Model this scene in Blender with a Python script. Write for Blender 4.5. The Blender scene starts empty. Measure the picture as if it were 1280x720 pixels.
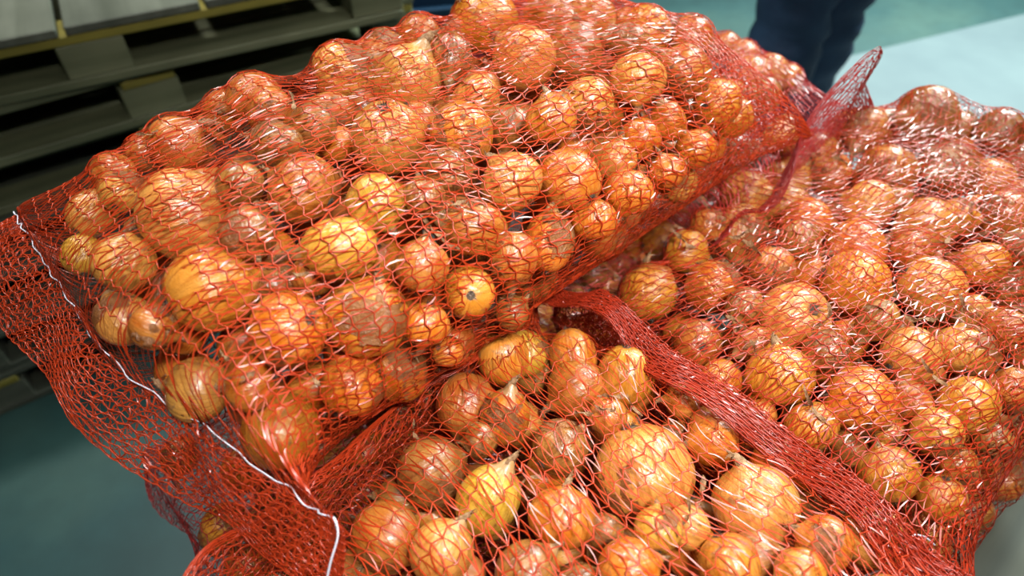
import bpy, math, random
import numpy as np
from mathutils import Vector, Matrix

# ------------------------------------------------------------------ camera, world, lights
random.seed(7); rng = np.random.default_rng(11)
S = bpy.context.scene
COL = S.collection
CZ = 1.656
cam_d = bpy.data.cameras.new('camera'); cam = bpy.data.objects.new('camera', cam_d); COL.objects.link(cam)
cam.location = (0, 0, CZ); cam.rotation_euler = (math.radians(45), 0, 0)
cam_d.sensor_width = 36; cam_d.lens = 24; cam_d.clip_start = 0.02
cam_d.dof.use_dof = True; cam_d.dof.focus_distance = 0.66; cam_d.dof.aperture_fstop = 3.6
S.camera = cam
S.view_settings.view_transform = 'Standard'; S.view_settings.look = 'None'
S.view_settings.exposure = -0.12; S.view_settings.gamma = 1.0
try: S.view_settings.use_curve_mapping = False
except Exception: pass
W = bpy.data.worlds.new('hall_light'); S.world = W; W.use_nodes = True
W.node_tree.nodes['Background'].inputs[0].default_value = (0.72, 0.86, 0.92, 1)
W.node_tree.nodes['Background'].inputs[1].default_value = 0.008

def area(name, loc, target, sx, sy, power, col=(1, 1, 1), spread=180):
    l = bpy.data.lights.new(name, 'AREA'); l.shape = 'RECTANGLE'; l.size = sx; l.size_y = sy
    l.energy = power; l.color = col; l.spread = math.radians(spread)
    o = bpy.data.objects.new(name, l); COL.objects.link(o); o.location = loc
    d = Vector(target) - Vector(loc); o.rotation_euler = d.to_track_quat('-Z', 'Y').to_euler()
    return o
area('hall_lamp', (-1.15, 2.25, 4.0), (0.0, 0.7, 1.0), 0.7, 0.22, 68, (1.0, 0.98, 0.94), 150)
area('hall_lamp', (0.30, -0.22, 2.30), (0.10, 0.52, 1.1), 0.34, 0.12, 9.0, (1.0, 0.97, 0.95), 92)
area('hall_lamp', (1.05, 1.15, 2.7), (0.25, 0.60, 1.0), 0.8, 0.10, 5.5, (0.95, 0.98, 1.0), 100)
area('hall_lamp', (2.9, 4.0, 4.2), (2.3, 3.0, 0.0), 1.6, 0.5, 420, (0.86, 1.0, 0.97), 110)

FP = 853.333
def ray(px, py):
    x = (px - 640) / FP; u = (360 - py) / FP; c = math.sqrt(.5)
    return np.array([x, c + u * c, -c + u * c])
CAM = np.array([0, 0, CZ])
def project(p):
    c = math.sqrt(.5); q = np.asarray(p) - CAM
    d = c * q[1] - c * q[2]; u = c * q[1] + c * q[2]
    return 640 + FP * q[0] / d, 360 - FP * u / d, d

# ------------------------------------------------------------------ materials
def mat(name):
    m = bpy.data.materials.new(name); m.use_nodes = True
    nt = m.node_tree; return m, nt, nt.nodes['Principled BSDF']
def N(nt, t, **kw):
    n = nt.nodes.new(t)
    for k, v in kw.items():
        if hasattr(n, k): setattr(n, k, v)
        else: n.inputs[k].default_value = v
    return n
def ramp(nt, stops):
    r = nt.nodes.new('ShaderNodeValToRGB'); e = r.color_ramp.elements
    while len(e) < len(stops): e.new(0.5)
    for i, (p, c) in enumerate(stops): e[i].position = p; e[i].color = (*c, 1) if len(c) == 3 else c
    return r
def mixc(nt, mode='MIX', fac=None):
    n = nt.nodes.new('ShaderNodeMix'); n.data_type = 'RGBA'; n.blend_type = mode
    if fac is not None: n.inputs[0].default_value = fac
    return n   # inputs 0 fac, 6 A, 7 B ; output 2
def mth(nt, op, a=None, b=None):
    n = nt.nodes.new('ShaderNodeMath'); n.operation = op
    if b is not None and not hasattr(b, 'links'): n.inputs[1].default_value = b
    if a is not None and hasattr(a, 'links'): nt.links.new(a, n.inputs[0])
    if b is not None and hasattr(b, 'links'): nt.links.new(b, n.inputs[1])
    return n.outputs[0]

def skin_material():
    m, nt, b = mat('onion_skin'); L = nt.links.new
    tc = N(nt, 'ShaderNodeTexCoord'); oi = N(nt, 'ShaderNodeObjectInfo')
    sep = N(nt, 'ShaderNodeSeparateXYZ'); L(tc.outputs['Object'], sep.inputs[0])
    x, y, z = sep.outputs
    r = mth(nt, 'SQRT', mth(nt, 'ADD', mth(nt, 'ADD', mth(nt, 'MULTIPLY', x, x), mth(nt, 'MULTIPLY', y, y)), 0.004))
    xn = mth(nt, 'DIVIDE', x, r); yn = mth(nt, 'DIVIDE', y, r)
    def vec(k, kz):
        c = N(nt, 'ShaderNodeCombineXYZ')
        L(mth(nt, 'MULTIPLY', xn, k), c.inputs[0]); L(mth(nt, 'MULTIPLY', yn, k), c.inputs[1])
        L(mth(nt, 'ADD', mth(nt, 'MULTIPLY', z, kz), mth(nt, 'MULTIPLY', oi.outputs['Random'], 40.0)), c.inputs[2])
        return c.outputs[0]
    fine = N(nt, 'ShaderNodeTexNoise', Scale=1.0, Detail=2.0); L(vec(9, .9), fine.inputs['Vector'])
    broad = N(nt, 'ShaderNodeTexNoise', Scale=1.0, Detail=3.0); L(vec(2.4, .8), broad.inputs['Vector'])
    off = N(nt, 'ShaderNodeVectorMath', operation='ADD'); L(tc.outputs['Object'], off.inputs[0])
    rv = N(nt, 'ShaderNodeCombineXYZ'); L(mth(nt, 'MULTIPLY', oi.outputs['Random'], 57.0), rv.inputs[0]); L(rv.outputs[0], off.inputs[1])
    spot = N(nt, 'ShaderNodeTexNoise', Scale=2.3, Detail=6.0, Roughness=.62); L(off.outputs[0], spot.inputs['Vector'])
    tint = N(nt, 'ShaderNodeRGB')
    # lighter / darker variants of the onion's own colour
    light = mixc(nt, 'MIX', .35); L(oi.outputs['Color'], light.inputs[6]); light.inputs[7].default_value = (.86, .42, .09, 1)
    dark = mixc(nt, 'MULTIPLY', 1.0); L(oi.outputs['Color'], dark.inputs[6]); dark.inputs[7].default_value = (.62, .40, .30, 1)
    r1 = ramp(nt, [(.36, (0, 0, 0)), (.66, (1, 1, 1))]); L(broad.outputs['Fac'], r1.inputs[0])
    m1 = mixc(nt); L(r1.outputs[0], m1.inputs[0]); L(light.outputs[2], m1.inputs[6]); L(oi.outputs['Color'], m1.inputs[7])
    r2 = ramp(nt, [(.54, (0, 0, 0)), (.66, (.55, .55, .55))]); L(fine.outputs['Fac'], r2.inputs[0])
    m2 = mixc(nt); L(r2.outputs[0], m2.inputs[0]); L(m1.outputs[2], m2.inputs[6]); L(dark.outputs[2], m2.inputs[7])
    # greyish brown weathered paper patches
    r3 = ramp(nt, [(.60, (0, 0, 0)), (.66, (.75, .75, .75))]); L(spot.outputs['Fac'], r3.inputs[0])
    m3 = mixc(nt); L(r3.outputs[0], m3.inputs[0]); L(m2.outputs[2], m3.inputs[6]); m3.inputs[7].default_value = (.33, .145, .06, 1)
    # soil and dark scar round the root end
    rootm = ramp(nt, [(.24, (1, 1, 1)), (.42, (0, 0, 0))])
    L(mth(nt, 'ADD', mth(nt, 'ADD', r, mth(nt, 'MULTIPLY', spot.outputs['Fac'], .36)), mth(nt, 'GREATER_THAN', z, 0.0)), rootm.inputs[0])
    m4 = mixc(nt); L(rootm.outputs[0], m4.inputs[0]); L(m3.outputs[2], m4.inputs[6]); m4.inputs[7].default_value = (.05, .032, .02, 1)
    neckm = ramp(nt, [(.90, (0, 0, 0)), (1.0, (.85, .85, .85))]); L(mth(nt, 'MULTIPLY', z, .86), neckm.inputs[0])
    m5 = mixc(nt); L(neckm.outputs[0], m5.inputs[0]); L(m4.outputs[2], m5.inputs[6]); m5.inputs[7].default_value = (.42, .24, .10, 1)
    L(m5.outputs[2], b.inputs['Base Color'])
    rr = ramp(nt, [(.35, (.18, .18, .18)), (.68, (.38, .38, .38))]); L(spot.outputs['Fac'], rr.inputs[0]); L(rr.outputs[0], b.inputs['Roughness'])
    b.inputs['Specular IOR Level'].default_value = .75
    b.inputs['Coat Weight'].default_value = .25; b.inputs['Coat Roughness'].default_value = .16
    b.inputs['Subsurface Weight'].default_value = 0.0
    bp = N(nt, 'ShaderNodeBump', Strength=.14, Distance=.03); L(fine.outputs['Fac'], bp.inputs['Height'])
    bp2 = N(nt, 'ShaderNodeBump', Strength=.16, Distance=.06); L(spot.outputs['Fac'], bp2.inputs['Height']); L(bp.outputs[0], bp2.inputs['Normal'])
    L(bp2.outputs[0], b.inputs['Normal'])
    return m

def plain(name, col, rough=.5, noise=None, nscale=8, bump=0, spec=.5, transl=0, metal=0, coord='Object'):
    m, nt, b = mat(name); L = nt.links.new
    b.inputs['Base Color'].default_value = (*col, 1); b.inputs['Roughness'].default_value = rough
    b.inputs['Specular IOR Level'].default_value = spec; b.inputs['Metallic'].default_value = metal
    if noise or bump:
        tc = N(nt, 'ShaderNodeTexCoord'); n = N(nt, 'ShaderNodeTexNoise', Scale=nscale, Detail=6.0, Roughness=.6)
        L(tc.outputs[coord], n.inputs['Vector'])
        if noise:
            r = ramp(nt, [(.33, col), (.67, noise)]); L(n.outputs['Fac'], r.inputs[0]); L(r.outputs[0], b.inputs['Base Color'])
        if bump:
            bb = N(nt, 'ShaderNodeBump', Strength=bump, Distance=.02); L(n.outputs['Fac'], bb.inputs['Height']); L(bb.outputs[0], b.inputs['Normal'])
    if transl:
        t = N(nt, 'ShaderNodeBsdfTranslucent'); mx = N(nt, 'ShaderNodeMixShader'); mx.inputs[0].default_value = transl
        src = b.inputs['Base Color']
        if src.is_linked: L(src.links[0].from_socket, t.inputs[0])
        else: t.inputs[0].default_value = (*col, 1)
        out = nt.nodes['Material Output']; L(b.outputs[0], mx.inputs[1]); L(t.outputs[0], mx.inputs[2]); L(mx.outputs[0], out.inputs[0])
    return m

def wood(name, c1, c2, axis=0):
    m, nt, b = mat(name); L = nt.links.new
    tc = N(nt, 'ShaderNodeTexCoord'); mp = N(nt, 'ShaderNodeMapping')
    sc = [26, 26, 26]; sc[axis] = 1.6; mp.inputs['Scale'].default_value = sc
    L(tc.outputs['Object'], mp.inputs[0])
    n = N(nt, 'ShaderNodeTexNoise', Scale=1.0, Detail=5.0); L(mp.outputs[0], n.inputs['Vector'])
    n2 = N(nt, 'ShaderNodeTexNoise', Scale=3.0, Detail=4.0); L(tc.outputs['Object'], n2.inputs['Vector'])
    r = ramp(nt, [(.3, c1), (.7, c2)]); L(n.outputs['Fac'], r.inputs[0])
    mx = mixc(nt, 'MULTIPLY', .8); r2 = ramp(nt, [(.35, (.5, .52, .5)), (.65, (1, 1, 1))]); L(n2.outputs['Fac'], r2.inputs[0])
    L(r.outputs[0], mx.inputs[6]); L(r2.outputs[0], mx.inputs[7]); L(mx.outputs[2], b.inputs['Base Color'])
    b.inputs['Roughness'].default_value = .62
    bp = N(nt, 'ShaderNodeBump', Strength=.4, Distance=.004); L(n.outputs['Fac'], bp.inputs['Height']); L(bp.outputs[0], b.inputs['Normal'])
    return m

M_skin = skin_material()
M_neck = plain('dried_neck', (.50, .29, .14), .5, (.24, .12, .05), 6, .5, transl=.12)
M_husk = plain('papery_husk', (.46, .19, .055), .32, (.28, .10, .028), 3.5, .5, spec=.7, transl=.25)
M_root = plain('root_tuft', (.055, .035, .022), .85, (.16, .11, .07), 5)
NETCOL = {'main': (.50, .046, .010), 'deep': (.42, .033, .010), 'pink': (.44, .032, .030)}
M_net = {k: plain('net_' + k, c, .30, transl=.14, spec=.6) for k, c in NETCOL.items()}
M_thread = plain('white_thread', (.78, .78, .88), .5)
M_floor_c = None

# ------------------------------------------------------------------ mesh helpers
def link(name, me, m, parent=None):
    if m is not None and not me.materials: me.materials.append(m)
    o = bpy.data.objects.new(name, me); COL.objects.link(o)
    if parent: o.parent = parent
    return o
def mesh_np(name, V, F, smooth=True):
    """F: array of quads (n,4) or tris (n,3)"""
    me = bpy.data.meshes.new(name); V = np.asarray(V, np.float32); F = np.asarray(F, np.int32)
    k = F.shape[1]
    me.vertices.add(len(V)); me.vertices.foreach_set('co', V.ravel())
    me.loops.add(F.size); me.loops.foreach_set('vertex_index', F.ravel())
    me.polygons.add(len(F)); me.polygons.foreach_set('loop_start', np.arange(0, F.size, k, dtype=np.int32))
    me.polygons.foreach_set('loop_total', np.full(len(F), k, np.int32))
    me.polygons.foreach_set('use_smooth', np.full(len(F), smooth, bool))
    me.update(calc_edges=True); me.validate()
    return me
def tag(o, label, cat, group=None, kind=None):
    o['label'] = label; o['category'] = cat
    if group: o['group'] = group
    if kind: o['kind'] = kind
    return o
def empty(name, loc=(0, 0, 0), rz=0):
    o = bpy.data.objects.new(name, None); COL.objects.link(o); o.location = loc; o.rotation_euler = (0, 0, rz)
    o.empty_display_size = .05
    return o
def box_mesh(name, sx, sy, sz, bev=.003, jit=0, rnd=random):
    import bmesh
    bm = bmesh.new(); bmesh.ops.create_cube(bm, size=1)
    for v in bm.verts: v.co = Vector((v.co.x * sx, v.co.y * sy, v.co.z * sz))
    if bev: bmesh.ops.bevel(bm, geom=bm.edges[:], offset=bev, segments=1, affect='EDGES')
    me = bpy.data.meshes.new(name); bm.to_mesh(me); bm.free(); return me
def tube(name, pts, rad, m, parent=None, sides=6):
    P = np.asarray(pts, float); n = len(P); rad = np.broadcast_to(np.asarray(rad, float), (n,))
    T = np.gradient(P, axis=0); T /= np.linalg.norm(T, axis=1)[:, None] + 1e-9
    up = np.array([.13, .21, .97]); A = np.cross(T, up); A /= np.linalg.norm(A, axis=1)[:, None]; B = np.cross(T, A)
    a = np.arange(sides) * 2 * math.pi / sides
    V = P[:, None] + rad[:, None, None] * (np.cos(a)[None, :, None] * A[:, None] + np.sin(a)[None, :, None] * B[:, None])
    F = []
    for i in range(n - 1):
        for j in range(sides):
            F.append((i * sides + j, i * sides + (j + 1) % sides, (i + 1) * sides + (j + 1) % sides, (i + 1) * sides + j))
    return link(name, mesh_np(name, V.reshape(-1, 3), F), m, parent)

# ------------------------------------------------------------------ setting
m, nt, b = mat('painted_concrete'); L = nt.links.new
tc = N(nt, 'ShaderNodeTexCoord')
n1 = N(nt, 'ShaderNodeTexNoise', Scale=1.1, Detail=6.0, Roughness=.6); L(tc.outputs['Object'], n1.inputs['Vector'])
n2 = N(nt, 'ShaderNodeTexNoise', Scale=14.0, Detail=6.0, Roughness=.7); L(tc.outputs['Object'], n2.inputs['Vector'])
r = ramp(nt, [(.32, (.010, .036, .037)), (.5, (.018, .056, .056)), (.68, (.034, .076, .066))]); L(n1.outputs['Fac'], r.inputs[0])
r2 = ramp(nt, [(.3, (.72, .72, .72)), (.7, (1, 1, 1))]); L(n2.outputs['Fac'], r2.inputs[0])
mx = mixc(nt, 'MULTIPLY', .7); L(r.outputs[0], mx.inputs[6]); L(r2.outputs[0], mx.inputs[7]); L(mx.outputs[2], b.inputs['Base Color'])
b.inputs['Roughness'].default_value = .5
me = box_mesh('floor', 14, 14, .1, 0); fl = link('floor', me, m); fl.location = (1, 4, -.05); fl['kind'] = 'structure'
# pale smooth slab of floor on the right, a few millimetres proud of the green floor
def world_floor(px, py, z=0.0):
    d = ray(px, py); return CAM + d * ((CZ - z) / -d[2])
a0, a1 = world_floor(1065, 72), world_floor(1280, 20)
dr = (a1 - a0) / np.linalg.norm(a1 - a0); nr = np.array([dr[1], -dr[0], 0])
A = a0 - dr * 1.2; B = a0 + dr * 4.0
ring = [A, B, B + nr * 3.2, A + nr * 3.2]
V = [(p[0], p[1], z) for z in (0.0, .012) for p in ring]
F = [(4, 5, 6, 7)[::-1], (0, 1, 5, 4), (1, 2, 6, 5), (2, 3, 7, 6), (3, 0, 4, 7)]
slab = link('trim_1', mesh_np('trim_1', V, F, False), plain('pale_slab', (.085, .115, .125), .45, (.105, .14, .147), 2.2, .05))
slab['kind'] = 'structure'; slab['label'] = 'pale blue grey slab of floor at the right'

# ------------------------------------------------------------------ pallets
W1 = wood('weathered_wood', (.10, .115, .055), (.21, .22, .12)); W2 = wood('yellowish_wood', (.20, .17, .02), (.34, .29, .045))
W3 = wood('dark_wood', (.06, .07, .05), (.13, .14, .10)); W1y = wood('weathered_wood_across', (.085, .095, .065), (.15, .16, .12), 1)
def pallet(name, loc, rz, length, depth, label, group, cross=False, xs=None, tone=0):
    """stringers, blocks and boards; local x along the front, y away from it; loc = front right corner, floor level"""
    t = empty(name, loc, rz); tag(t, label, 'pallet', group)
    xs = xs or [-.07, -length / 2, -length + .07]
    ys = [.055, depth / 2, depth - .055]
    def put(part, sx, sy, sz, x, y, z, mt):
        o = link(part, box_mesh(part, sx, sy, sz, .003), mt, t)
        o.location = (x, y, z); o.rotation_euler = (0, 0, random.uniform(-.006, .006)); return o
    for y in ys:
        put('bottom_board', length, .10, .022, -length / 2, y, .011, [W1, W3][tone])
        for x in xs: put('block', .14, .098, .078, x, y, .061, [W1, W3][tone])
    if cross:
        for y in ys: put('stringer', length, .098, .022, -length / 2, y, .111, W2)
        k = int(length // .30)
        for i in range(k + 1):
            put('deck_board', .286 + random.uniform(-.006, .006), depth, .021, -length * (i + .5) / k + .11, depth / 2, .133, W1y)
    else:
        for x in xs: put('stringer', .125, depth, .022, x, depth / 2, .111, W2)
        for y, w in zip(np.linspace(.06, depth - .06, 6), (.12, .13, .135, .14, .13, .12)):
            put('deck_board', length, w, .021, -length / 2, y, .133, [W1, W3][tone])
    return t
R35 = math.radians(35.5)
ordn = ['lowest', 'second lowest', 'third lowest', 'fourth', 'fifth', 'sixth']
for i in range(6):
    j = np.array([-.29, 1.99]) + np.array([math.sin(R35), -math.cos(R35)]) * [.0, .03, -.02, .02, -.015, .01][i]
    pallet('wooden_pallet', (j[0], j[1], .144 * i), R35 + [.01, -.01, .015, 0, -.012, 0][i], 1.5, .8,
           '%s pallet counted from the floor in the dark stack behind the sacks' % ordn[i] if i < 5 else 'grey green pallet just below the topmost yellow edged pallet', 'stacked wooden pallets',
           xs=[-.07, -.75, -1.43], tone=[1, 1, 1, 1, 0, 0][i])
pallet('wooden_pallet', (-.29, 1.83, .864), math.radians(29), 1.5, .8, 'topmost pallet with a yellow front edge and grey boards across', 'stacked wooden pallets', True,
       xs=[-.07, -.75, -1.43])
for i in range(5):
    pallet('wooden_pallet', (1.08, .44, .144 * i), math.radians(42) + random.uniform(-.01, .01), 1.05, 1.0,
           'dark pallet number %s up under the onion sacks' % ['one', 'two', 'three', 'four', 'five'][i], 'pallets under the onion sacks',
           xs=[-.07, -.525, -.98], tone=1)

# ------------------------------------------------------------------ sacks (base shape: a pillow)
YAW = math.radians(42)
class Sack: pass
def mk(key, name, c, yaw, Lh, Wh, Hh, Hb, sp, pitch, matk, nx=3.2, n=2.6):
    s = Sack(); s.key = key; s.name = name; s.c = np.array(c, float); s.yaw = yaw; s.L = Lh; s.W = Wh; s.H = Hh; s.Hb = Hb
    s.ax = np.array([math.cos(yaw), math.sin(yaw), 0]); s.ay = np.array([-math.sin(yaw), math.cos(yaw), 0])
    s.sp = sp; s.pitch = pitch; s.mat = matk; s.nx = nx; s.n = n; s.on = []; s.fa = s.fb = None; s.wide = .12
    return s
def loc(s, p):
    q = np.asarray(p) - s.c; return np.array([q @ s.ax, q @ s.ay, q[..., 2]]) if q.ndim == 1 else np.stack([q @ s.ax, q @ s.ay, q[:, 2]], 1)
def implicit(s, p, k=0.0):
    x, y, z = loc(s, p); h = s.H if z > 0 else s.Hb
    return (abs(x) / (s.L + k)) ** s.nx + (abs(y) / (s.W + k)) ** s.n + (abs(z) / (h + k)) ** s.n
SK = {}
SK['L'] = mk('L', 'upper left sack', (-.066, .657, 1.175), YAW, .402, .214, .152, .115, .0148, .0070, 'main', 5.0)
SK['F'] = mk('F', 'front sack', (.158, .155, 1.02), math.radians(-39), .36, .220, .125, .115, .0200, .0082, 'main', 4.5)
SK['R'] = mk('R', 'right sack', (.496, .615, 1.02), YAW, .355, .220, .130, .115, .0125, .0066, 'deep', 4.5)
SK['B'] = mk('B', 'rear sack', (.180, 1.05, 1.07), math.radians(-45), .33, .20, .115, .115, .015, .009, 'pink')
SK['l'] = mk('l', 'lower left sack', (-.055, .545, .85), YAW, .365, .225, .135, .13, .016, .009, 'pink', 6.0, 3.0)
SK['f'] = mk('f', 'lower front sack', (.11, .24, .83), YAW, .34, .20, .11, .11, .018, .010, 'deep')
SK['r'] = mk('r', 'lower right sack', (.560, .61, .84), YAW, .35, .205, .125, .12, .018, .010, 'deep', 5.0, 3.0)
SK['b'] = mk('b', 'lower rear sack', (.30, 1.02, .83), YAW, .32, .20, .11, .11, .018, .010, 'deep')

# ------------------------------------------------------------------ onions: (px, py, diameter px, colour, orientation)
# orientation = neck direction on the photo (right, up, towards the lens) or None
C = {'o': (.70, .180, .010), 'g': (.72, .26, .018), 'y': (.74, .40, .04), 'b': (.27, .085, .018), 'p': (.72, .30, .060), 'r': (.50, .125, .016)}
ONI = {
'L': [(75,232,62,'p',(.2,.6,-.5)),(128,205,54,'r',None),(150,240,52,'p',None),(197,152,76,'r',None),(232,184,74,'b',None),(272,126,56,'r',None),
 (338,140,62,'r',None),(345,180,62,'b',None),(390,160,60,'b',None),(428,92,78,'p',(.4,-.6,.2)),(230,268,112,'p',(.9,.35,-.1)),(378,236,90,'r',(-.8,.4,0)),
 (485,172,94,'p',(.0,-.75,-.85)),(470,254,76,'y',(.3,-.5,.1)),(576,168,84,'g',(-.3,-.9,-.1)),(508,101,84,'p',(.3,.5,.2)),(562,74,60,'b',None),
 (595,124,62,'p',None),(606,27,80,'g',None),(655,73,82,'p',(-.7,.5,.2)),(718,68,76,'b',None),(688,24,70,'r',None),(738,22,62,'p',None),
 (805,42,68,'g',None),(689,150,64,'g',(-.2,.9,.2)),(734,130,68,'p',None),(797,99,70,'p',(0,-.9,.1)),(856,90,66,'r',None),(835,150,48,'o',None),
 (800,174,54,'o',None),(767,200,60,'p',None),(712,225,78,'o',(-.4,.4,-.3)),(640,228,80,'p',(-.5,.6,0)),(530,247,54,'b',None),(785,240,64,'o',None),
 (835,214,48,'o',None),(869,186,50,'o',None),(742,275,60,'o',None),(232,184,60,'b',None),(265,361,114,'g',(.75,.35,-.45)),(360,412,98,'o',None),
 (422,311,88,'y',(-1,-.12,.05)),(92,312,50,'y',None),(155,328,74,'p',(.2,.9,.2)),(148,402,66,'p',None),(192,408,62,'r',None),(243,490,82,'p',None),
 (322,497,94,'p',(-.3,.9,.1)),(310,292,72,'b',None),(458,396,104,'g',(.1,.3,.1)),(532,405,60,'o',None),(587,365,72,'g',(-.1,.1,-1)),
 (527,332,72,'r',(.2,.9,.2)),(640,322,64,'r',None),(686,300,70,'o',(.1,.9,-.1)),(590,284,78,'r',(-.8,.2,.3)),(355,565,100,'g',None),(440,480,82,'o',None),
 (897,128,60,'g',None),(925,145,54,'g',None),(870,40,60,'r',None),(560,215,60,'b',None),(460,60,50,'r',None),(520,30,55,'r',None),(105,265,48,'p',None),
 (300,230,60,'b',None),(430,430,60,'b',None),(390,345,55,'r',None),(560,440,40,'o',None),(640,390,46,'b',None),
 (180,290,50,'b',None),(308,108,66,'r',None),(170,180,50,'r',None),(475,55,64,'p',None),(255,150,54,'p',None)],
'F': [(805,592,127,'p',(.25,-.85,.1)),(890,550,66,'o',None),(944,632,106,'p',(-.3,.8,.1)),(972,585,74,'o',None),(912,706,82,'g',None),
 (1092,672,80,'p',(-.55,.45,-.75)),(1030,680,72,'o',None),(822,662,60,'y',None),(632,519,68,'o',(.1,.5,.2)),(560,490,74,'r',(-.1,-.9,.2)),(612,622,86,'y',(.45,.85,.2)),
 (540,590,90,'b',None),(703,647,84,'o',(.1,.9,.1)),(722,487,78,'r',(-.7,-.4,.1)),(700,560,72,'b',None),(482,670,84,'r',None),(552,690,78,'p',(.5,.8,.1)),
 (658,715,74,'b',None),(786,712,80,'o',None),(787,455,72,'g',(0,-.8,-.2)),(850,545,50,'b',None),(618,440,66,'g',(.1,-.8,-.3)),(666,402,60,'y',(.3,-.5,-.4)),
 (725,421,66,'o',(.2,-.9,.2)),(672,462,64,'b',None),(760,520,50,'r',None),(865,470,46,'r',None),(440,715,60,'b',None),(1010,625,56,'r',None),
 (800,480,50,'r',None),(860,660,56,'p',None),(600,550,44,'b',None),(755,665,50,'b',None),(1000,715,60,'g',None),(900,500,50,'r',None),(580,720,56,'y',None),(500,620,54,'b',None)],
'R': [(1043,135,54,'r',None),(1096,142,50,'r',None),(1158,150,82,'b',None),(1250,165,58,'b',None),(1205,183,62,'o',None),(1006,172,56,'r',None),
 (1080,165,60,'r',None),(978,188,50,'r',None),(917,226,68,'p',None),(982,226,60,'p',None),(980,260,66,'p',None),(1037,217,58,'r',None),(1108,218,78,'r',None),
 (1182,215,72,'b',None),(1130,180,52,'o',None),(1236,228,62,'g',None),(1085,258,64,'p',None),(1255,268,62,'r',None),(1270,205,56,'b',None),
 (830,287,54,'g',(.9,-.3,.1)),(924,290,68,'p',(-.1,-.6,.1)),(877,273,46,'r',None),(1156,282,72,'p',None),(1196,272,50,'g',None),(1070,310,74,'o',None),
 (1140,314,52,'r',None),(890,359,72,'o',(.5,-.8,.1)),(810,367,72,'g',(0,.7,-.2)),(992,397,90,'p',(-.25,-.3,-.95)),(1068,353,86,'g',(.9,-.3,.1)),
 (1165,359,74,'p',(.8,-.5,.1)),(1231,330,58,'g',None),(1205,337,52,'r',None),(871,429,62,'r',(0,.1,-1)),(975,469,82,'g',(-.1,.5,.1)),
 (1138,444,72,'p',None),(1205,437,70,'p',None),(1075,500,88,'o',(.9,-.2,.1)),(1096,402,52,'b',None),(1032,440,56,'b',None),(1260,412,60,'r',None),
 (1210,506,72,'g',None),(900,475,56,'o',None),(965,335,58,'r',None),(1262,358,52,'b',None),(850,335,46,'b',None),(1111,592,72,'g',(-.3,.8,0)),
 (1171,541,62,'y',None),(1015,532,66,'g',None),(1175,622,62,'g',None),(1196,578,48,'r',None),(1265,484,50,'r',None),(1140,500,50,'r',None),
 (776,322,54,'b',(.9,.1,.3)),(930,385,50,'b',None),(940,430,46,'r',None),(1000,300,50,'b',None),(1060,560,50,'b',None),(940,250,44,'r',None),
 (1210,150,50,'b',None),(1275,310,50,'b',None),(1120,255,46,'b',None),(950,520,44,'r',None),(1240,550,46,'b',None),(1275,250,50,'r',None)],
'B': [(940,96,52,'r',None),(962,92,46,'p',None),(990,95,40,'g',None),(928,72,44,'r',None),(955,120,46,'b',None),(905,60,40,'r',None)],
'l': [(205,555,46,'r',None),(280,655,56,'g',None),(262,682,50,'y',None),(308,706,52,'r',None),(225,700,46,'b',None),(350,720,52,'b',None)],
}
placed = []      # dicts: c, r, sack, px, py, col, ori, hand
PC = np.zeros((0, 3)); PR = np.zeros(0)
def overlap(c, r, k=.93):
    if not len(PC): return False
    return bool(np.any(np.linalg.norm(PC - c, axis=1) < (PR + r) * k))
def add(c, r, **kw):
    global PC, PR
    PC = np.vstack([PC, c]); PR = np.append(PR, r); placed.append(dict(c=c, r=r, **kw))
allh = [(k,) + t for k in ONI for t in ONI[k]]
allh.sort(key=lambda t: -t[3])
for (k, px, py, dia, colr, ori) in allh:
    s = SK[k]; D = ray(px, py); best = None
    # depth where the ray enters the pillow shrunk by the onion's radius (or passes closest to it)
    ts = np.arange(.35, 1.4, .004); bestv = 1e9; t0 = None
    for t in ts:
        r = dia / 2 * t / FP
        v = implicit(s, CAM + D * t, -r * 1.02)
        if v < 1: t0 = t; break
        if v < bestv: bestv = v; best = t
    if t0 is None: t0 = best
    t = t0
    for _ in range(14):
        r = dia / 2 * t / FP * .985
        if not overlap(CAM + D * t, r, .88): break
        t += .004
    for shrink in (1, .94, .88, .82, .76, .70):
        if not overlap(CAM + D * t, r * shrink, .88): break
    else: shrink = .82
    
    cc = CAM + D * t; q = loc(s, cc); lim = s.L - r * shrink * 1.25
    if abs(q[0]) > lim: cc = cc - s.ax * (q[0] - math.copysign(lim, q[0]))
    if k == 'L' and q[1] < 0 and q[0] < 0:                       # its slanting closed end
        m_ = lim + .26 * q[1] * min(1, abs(q[0] / s.L) ** 6); qx = (cc - s.c) @ s.ax
        if -qx > m_: cc = cc + s.ax * (-qx - m_)
    for _ in range(12):                                          # stay inside the pillow
        if implicit(s, cc, -r * shrink * (.5 if k == 'L' else -.35)) <= 1: break
        q = loc(s, cc); cc = cc - (q[1] * s.ay * .05 + np.array([0, 0, q[2] * .10]) + q[0] * s.ax * .012)
    add(cc, r * shrink, sack=k, col=colr, ori=ori, hand=True)

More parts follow.
